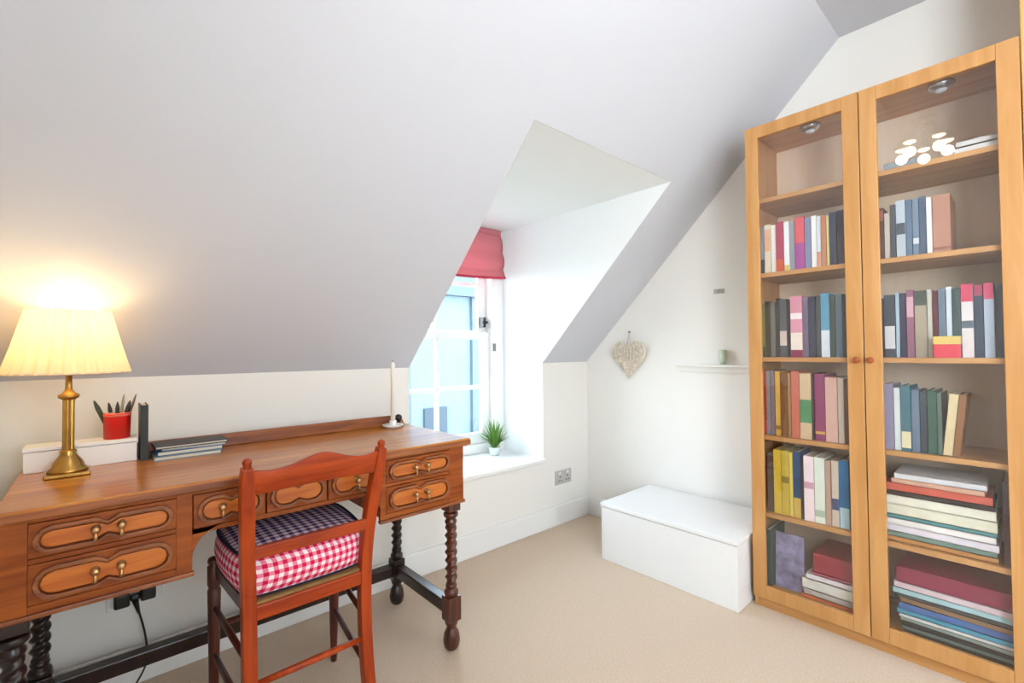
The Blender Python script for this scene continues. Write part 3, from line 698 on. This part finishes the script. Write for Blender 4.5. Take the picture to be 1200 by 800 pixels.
row(.781, SH[1], [
 (.018, .268, '#c8471f', [], 'bright red-orange book at the left end of'),
 (.017, .270, '#8d8786', [], 'grey book right of the red-orange one on'),
 (.016, .272, '#7c6e78', [], 'mauve-grey book left of the gold one on'),
 (.020, .268, '#d6ad4a', [bz(.1, .16, '#8f6f2a')], 'golden yellow book on'),
 (.026, .266, '#7a4e24', [], 'brown leather book right of the gold one on'),
 (.012, .262, '#a37a4a', [], 'thin tan book left of the salmon one on'),
 (.030, .270, '#c76a55', [], 'salmon-red book left of the beige and green one on'),
 (.042, .262, '#d2b78f', [bz(.25, .6, '#4f8a5c')], 'wide beige book with a green picture on'),
 (.008, .262, '#3f2a2c', [], 'very thin dark book right of the beige and green one on'),
 (.036, .262, '#8a3a62', [bz(.1, .14, '#d3a44a')], 'plum-purple book on'),
 (.040, .250, '#d6ab9c', [], 'dusty pink wide book near the door stile on'),
 (.020, .248, '#c9bba8', [], 'cream-grey book right of the dusty pink one on'),
 (.024, .245, '#6b4028', [], 'dark brown book behind the middle stiles on'),
], 'fourth shelf, left side', 'books on the fourth shelf, left')
row(.366, SH[1], [
 (.026, .232, '#8f86a0', [], 'lavender-grey book at the left end of'),
 (.018, .220, '#d9e2e2', [], 'white book left of the teal one on'),
 (.028, .228, '#386a78', [bz(.05, .3, '#e3d9b0')], 'teal book with a cream foot label on'),
 (.022, .215, '#64788c', [], 'blue-grey book right of the teal one on'),
 (.018, .212, '#2f3c48', [], 'dark slate book left of the green one on'),
 (.024, .215, '#2f5a4a', [], 'bottle green book on'),
 (.012, .208, '#54695e', [], 'thin sage book right of the bottle green one on'),
], 'fourth shelf, right side', 'books on the fourth shelf, right')
row(.214, SH[1], [(.024, .205, '#dcc79a', [], 'cream-yellow book leaning left on', .10), (.018, .205, '#8a5a30', [], 'brown book leaning left at the end of', .10)],
 'fourth shelf, right side', 'books on the fourth shelf, right')
row(.766, SH[0], [
 (.024, .245, '#5f4c40', [], 'dull brown book at the left end of'),
 (.030, .262, '#d9b93c', [], 'wide bright yellow book, left of its twin on'),
 (.030, .262, '#cdb043', [bz(.5, .6, '#8f7a2a')], 'mustard book with a dark line on'),
 (.012, .258, '#e6cf60', [], 'thin lemon yellow book left of the blue one on'),
 (.028, .264, '#20486e', [bz(0, .3, '#d3ae52')], 'dark blue book with a gold lower part on'),
 (.010, .240, '#332c2a', [], 'thin black book left of the white-pink one on'),
 (.036, .255, '#f1dcdc', [bz(.5, .6, '#c996a8')], 'white book with a pinkish band on'),
 (.036, .255, '#dfe5d4', [bz(.1, .2, '#a8b7a2')], 'off-white book with a green band on'),
 (.018, .248, '#b99a86', [], 'tan book left of the navy-marked one on'),
 (.024, .250, '#dccbb8', [bz(.25, .42, '#3d4a78')], 'beige book with a navy mark on'),
 (.032, .255, '#1f72a8', [bz(0, .3, '#b9dce8')], 'strong blue book with a pale blue foot on'),
 (.020, .250, '#1d3f4c', [], 'dark petrol book beside the door stile on'),
], 'fifth shelf, left side', 'books on the fifth shelf, left')
# ---- lying pieces
def lying(y0, y1, z, t, hx, lab, cat='book', name='book', x0=2.118, dep=.20, rz=0, group=None, tilt=0, pages='paper_pages'):
    m = MB(); m.box(x0, x0+dep, y0, y1, z, z+min(.002, t*.3)); m.box(x0, x0+dep, y0, y1, z+t-min(.002, t*.3), z+t); m.box(x0, x0+.003, y0, y1, z, z+t)
    o = tag(m.build(name, mat('cover_'+hx, hx, .55, var=.06, vscale=25)), lab, cat, group); o.rotation_euler.z = rz; o.rotation_euler.x = tilt
    MB().box(x0+.004, x0+dep-.004, y0+.003, y1-.003, z+.0021, z+t-.0021).build('pages', M_pages, o)
    return o
gA = 'things on the top shelf'
lying(.05, .165, SH[4]+.0005, .022, '#e3e2e0', 'white paperback lying flat at the right end of the top shelf', group=gA)
lying(.055, .16, SH[4]+.0235, .020, '#d8d4cf', 'pale grey paperback lying on the white one on the top shelf', group=gA)
lying(.23, .35, SH[4]+.0005, .026, '#8f9aa0', 'blue-grey book lying flat at the left of the right top shelf', group=gA)
g5 = 'pile of magazines on the fifth shelf, right'
z = SH[0]+.0005
for (t, hx, lab, a, b, rz) in [
 (0.0164, '#c88a4a', 'tan folder at the very bottom of the fifth shelf pile', .075, .375, 0),
 (0.0164, '#6f8a80', 'grey-green magazine second from the bottom in the fifth shelf pile', .078, .372, .01),
 (0.0234, '#e2dce4', 'lilac-white thick magazine third from the bottom in the fifth shelf pile', .072, .374, -.01),
 (0.0211, '#f0ece8', 'white thick magazine above the lilac one in the fifth shelf pile', .080, .37, .01),
 (0.0140, '#4f8f94', 'teal magazine in the middle of the fifth shelf pile', .076, .376, 0),
 (0.0351, '#e6e3cc', 'pale cream thick book above the teal magazine in the fifth shelf pile', .074, .372, -.01),
 (0.0304, '#ece9d6', 'ivory thick book in the upper fifth shelf pile', .078, .374, .01),
 (0.0164, '#33261f', 'dark brown book under the red one in the fifth shelf pile', .082, .376, 0),
 (0.0257, '#cc5a45', 'salmon-red thick book high in the fifth shelf pile', .085, .376, .01),
 (0.0164, '#d9a88c', 'peach magazine on the red book in the fifth shelf pile', .10, .35, -.02),
 (0.0187, '#dcdcdc', 'light grey magazine on top of the fifth shelf pile', .098, .345, .02)]:
    lying(a+.016, b, z, t, hx, lab, 'magazine' if 'magazine' in lab else 'book', 'magazine' if 'magazine' in lab else 'book', rz=rz, group=g5); z += t+.0006
book((2.114, .060, SH[0]+.0006), .038, .262, .18, '#4d3040', (), 'dark mauve book standing at the right end of the fifth shelf')
g6 = 'pile of papers and boxes on the bottom shelf, right'
z = .0806
for (t, hx, lab, a, b, rz) in [
 (.016, '#2a2b2a', 'black folder at the very bottom of the bottom shelf pile', .045, .33, 0),
 (.012, '#5f6e68', 'grey-green folder second from the bottom in the bottom shelf pile', .04, .335, .01),
 (.014, '#1f2224', 'black magazine third from the bottom in the bottom shelf pile', .042, .33, 0),
 (.012, '#8d9a92', 'sage magazine above the black ones in the bottom shelf pile', .046, .335, -.01),
 (.010, '#dfe2e0', 'thin white booklet in the lower bottom shelf pile', .036, .34, .01),
 (.016, '#3f9ab8', 'bright blue thick magazine in the bottom shelf pile', .05, .345, 0),
 (.022, '#3d6aa8', 'deep blue picture book in the bottom shelf pile', .06, .34, .02),
 (.016, '#8a6a4c', 'brown patterned booklet above the deep blue book, bottom shelf', .055, .335, -.02),
 (.012, '#3b4148', 'dark grey folder under the pale ones in the bottom shelf pile', .04, .35, 0),
 (.018, '#a9cdd2', 'pale aqua thick folder in the upper bottom shelf pile', .038, .355, .01),
 (.020, '#dcc6cc', 'pale pink paper folder under the burgundy binder, bottom shelf', .04, .35, -.01)]:
    lying(a, b, z, t, hx, lab, 'folder', 'folder', rz=rz, group=g6, x0=2.116); z += t+.0006
bi = thing('ring_binder', 'burgundy ring binder lying on top of the right bottom shelf pile', 'binder', (2.22, .2, z), 'binders on the bottom shelf')
mbg = mat('burgundy', '#8a1f45', .4)
b_ = MB(); b_.box(2.12, 2.34, .045, .345, z, z+.003); b_.box(2.12, 2.34, .045, .345, z+.05, z+.053); b_.box(2.12, 2.124, .045, .345, z+.003, z+.05); b_.build('cover', mbg, bi, bevel=.002)
MB().box(2.126, 2.335, .05, .34, z+.003, z+.03).build('pages', M_pages, bi)
# small red/yellow block in front of third shelf books
kb = thing('small_box', 'small red box with a yellow lid in front of the third shelf books', 'box', (2.115, .195, SH[2]))
MB().box(2.100, 2.126, .162, .228, SH[2]+.0005, SH[2]+.045).build('body', mat('box_red', '#d8394c', .5), kb, bevel=.001)
MB().box(2.099, 2.127, .161, .229, SH[2]+.045, SH[2]+.072).build('lid', mat('box_yellow', '#dcc06a', .5), kb, bevel=.001)
# left bottom compartment
al = tag(MB().box(2.150, 2.156, .645, .752, .081, .305).build('picture_card', mat('purple_picture', '#8c86a6', .4, var=.55, vscale=22)), 'purple and grey picture board propped in the left bottom compartment', 'picture'); al.rotation_euler.y = .06
book((2.122, .768, .0806), .020, .235, .17, '#2a4a40', (), 'dark green book standing at the left end of the bottom shelf')
z = .0806; g7 = 'pile of papers on the bottom shelf, left'
for (t, hx, lab, a, b) in [
 (.016, '#d8703c', 'orange folder at the bottom of the left bottom shelf pile', .43, .65),
 (.022, '#c9bdb2', 'stone-coloured paper folder on the orange folder, bottom shelf left', .425, .64),
 (.040, '#e3e2d4', 'thick off-white album in the left bottom shelf pile', .43, .645),
 (.022, '#e9dfe2', 'white papers on the off-white album, bottom shelf left', .43, .63),
 (.010, '#b9506c', 'thin pink folder just under the red binder, bottom shelf left', .43, .61)]:
    lying(a, b, z, t, hx, lab, 'folder', 'folder', group=g7, x0=2.13, dep=.19); z += t+.0006
bi = thing('ring_binder', 'dark red ring binder on the left bottom shelf pile', 'binder', (2.22, .51, z), 'binders on the bottom shelf')
b_ = MB(); b_.box(2.13, 2.33, .43, .605, z, z+.003); b_.box(2.13, 2.33, .43, .605, z+.072, z+.075); b_.box(2.13, 2.134, .43, .605, z+.003, z+.072); b_.build('cover', mat('dark_red', '#93152c', .4), bi, bevel=.002)
MB().box(2.136, 2.32, .435, .58, z+.003, z+.05).build('pages', M_pages, bi)

# ------------------------------------------------------------------ ceiling light (above the frame; seen mirrored in the bookcase glass)
cl = thing('ceiling_light', 'five-armed ceiling spotlight above the room, mirrored in the bookcase glass', 'light', (.45, .42, ZC))
MB().lathe((.45, .42, ZC-.03), [(.05, 0), (.06, .012), (.06, .03)], 24).build('canopy', M_puck, cl)
gl_ = emis('spot_glow', (1, .80, .5, 1), 14)
for k in range(5):
    a = 2*PI*k/5+.5; p1 = Vector((.45+.11*math.cos(a), .42+.11*math.sin(a), ZC-.10))
    MB().tube([(.45, .42, ZC-.03), (.45+.06*math.cos(a), .42+.06*math.sin(a), ZC-.05), p1], .006, 8).build('arm', M_puck, cl)
    hd = MB().lathe(tuple(p1-Vector((0, 0, .05))), [(.034, 0), (.036, .01), (.022, .05), (.012, .06)], 16).build('spot_head', M_puck, cl)
    MB().lathe(tuple(p1-Vector((0, 0, .062))), [(.012, 0), (.028, .008), (.030, .013)], 16).build('bulb', gl_, hd)
    l_ = bpy.data.lights.new('spot_light', 'POINT'); l_.energy = 0.5; l_.color = (1, .88, .76); l_.shadow_soft_size = .03
    lo = bpy.data.objects.new('spot_light', l_); COL.objects.link(lo); lo.location = p1-Vector((0, 0, .11))
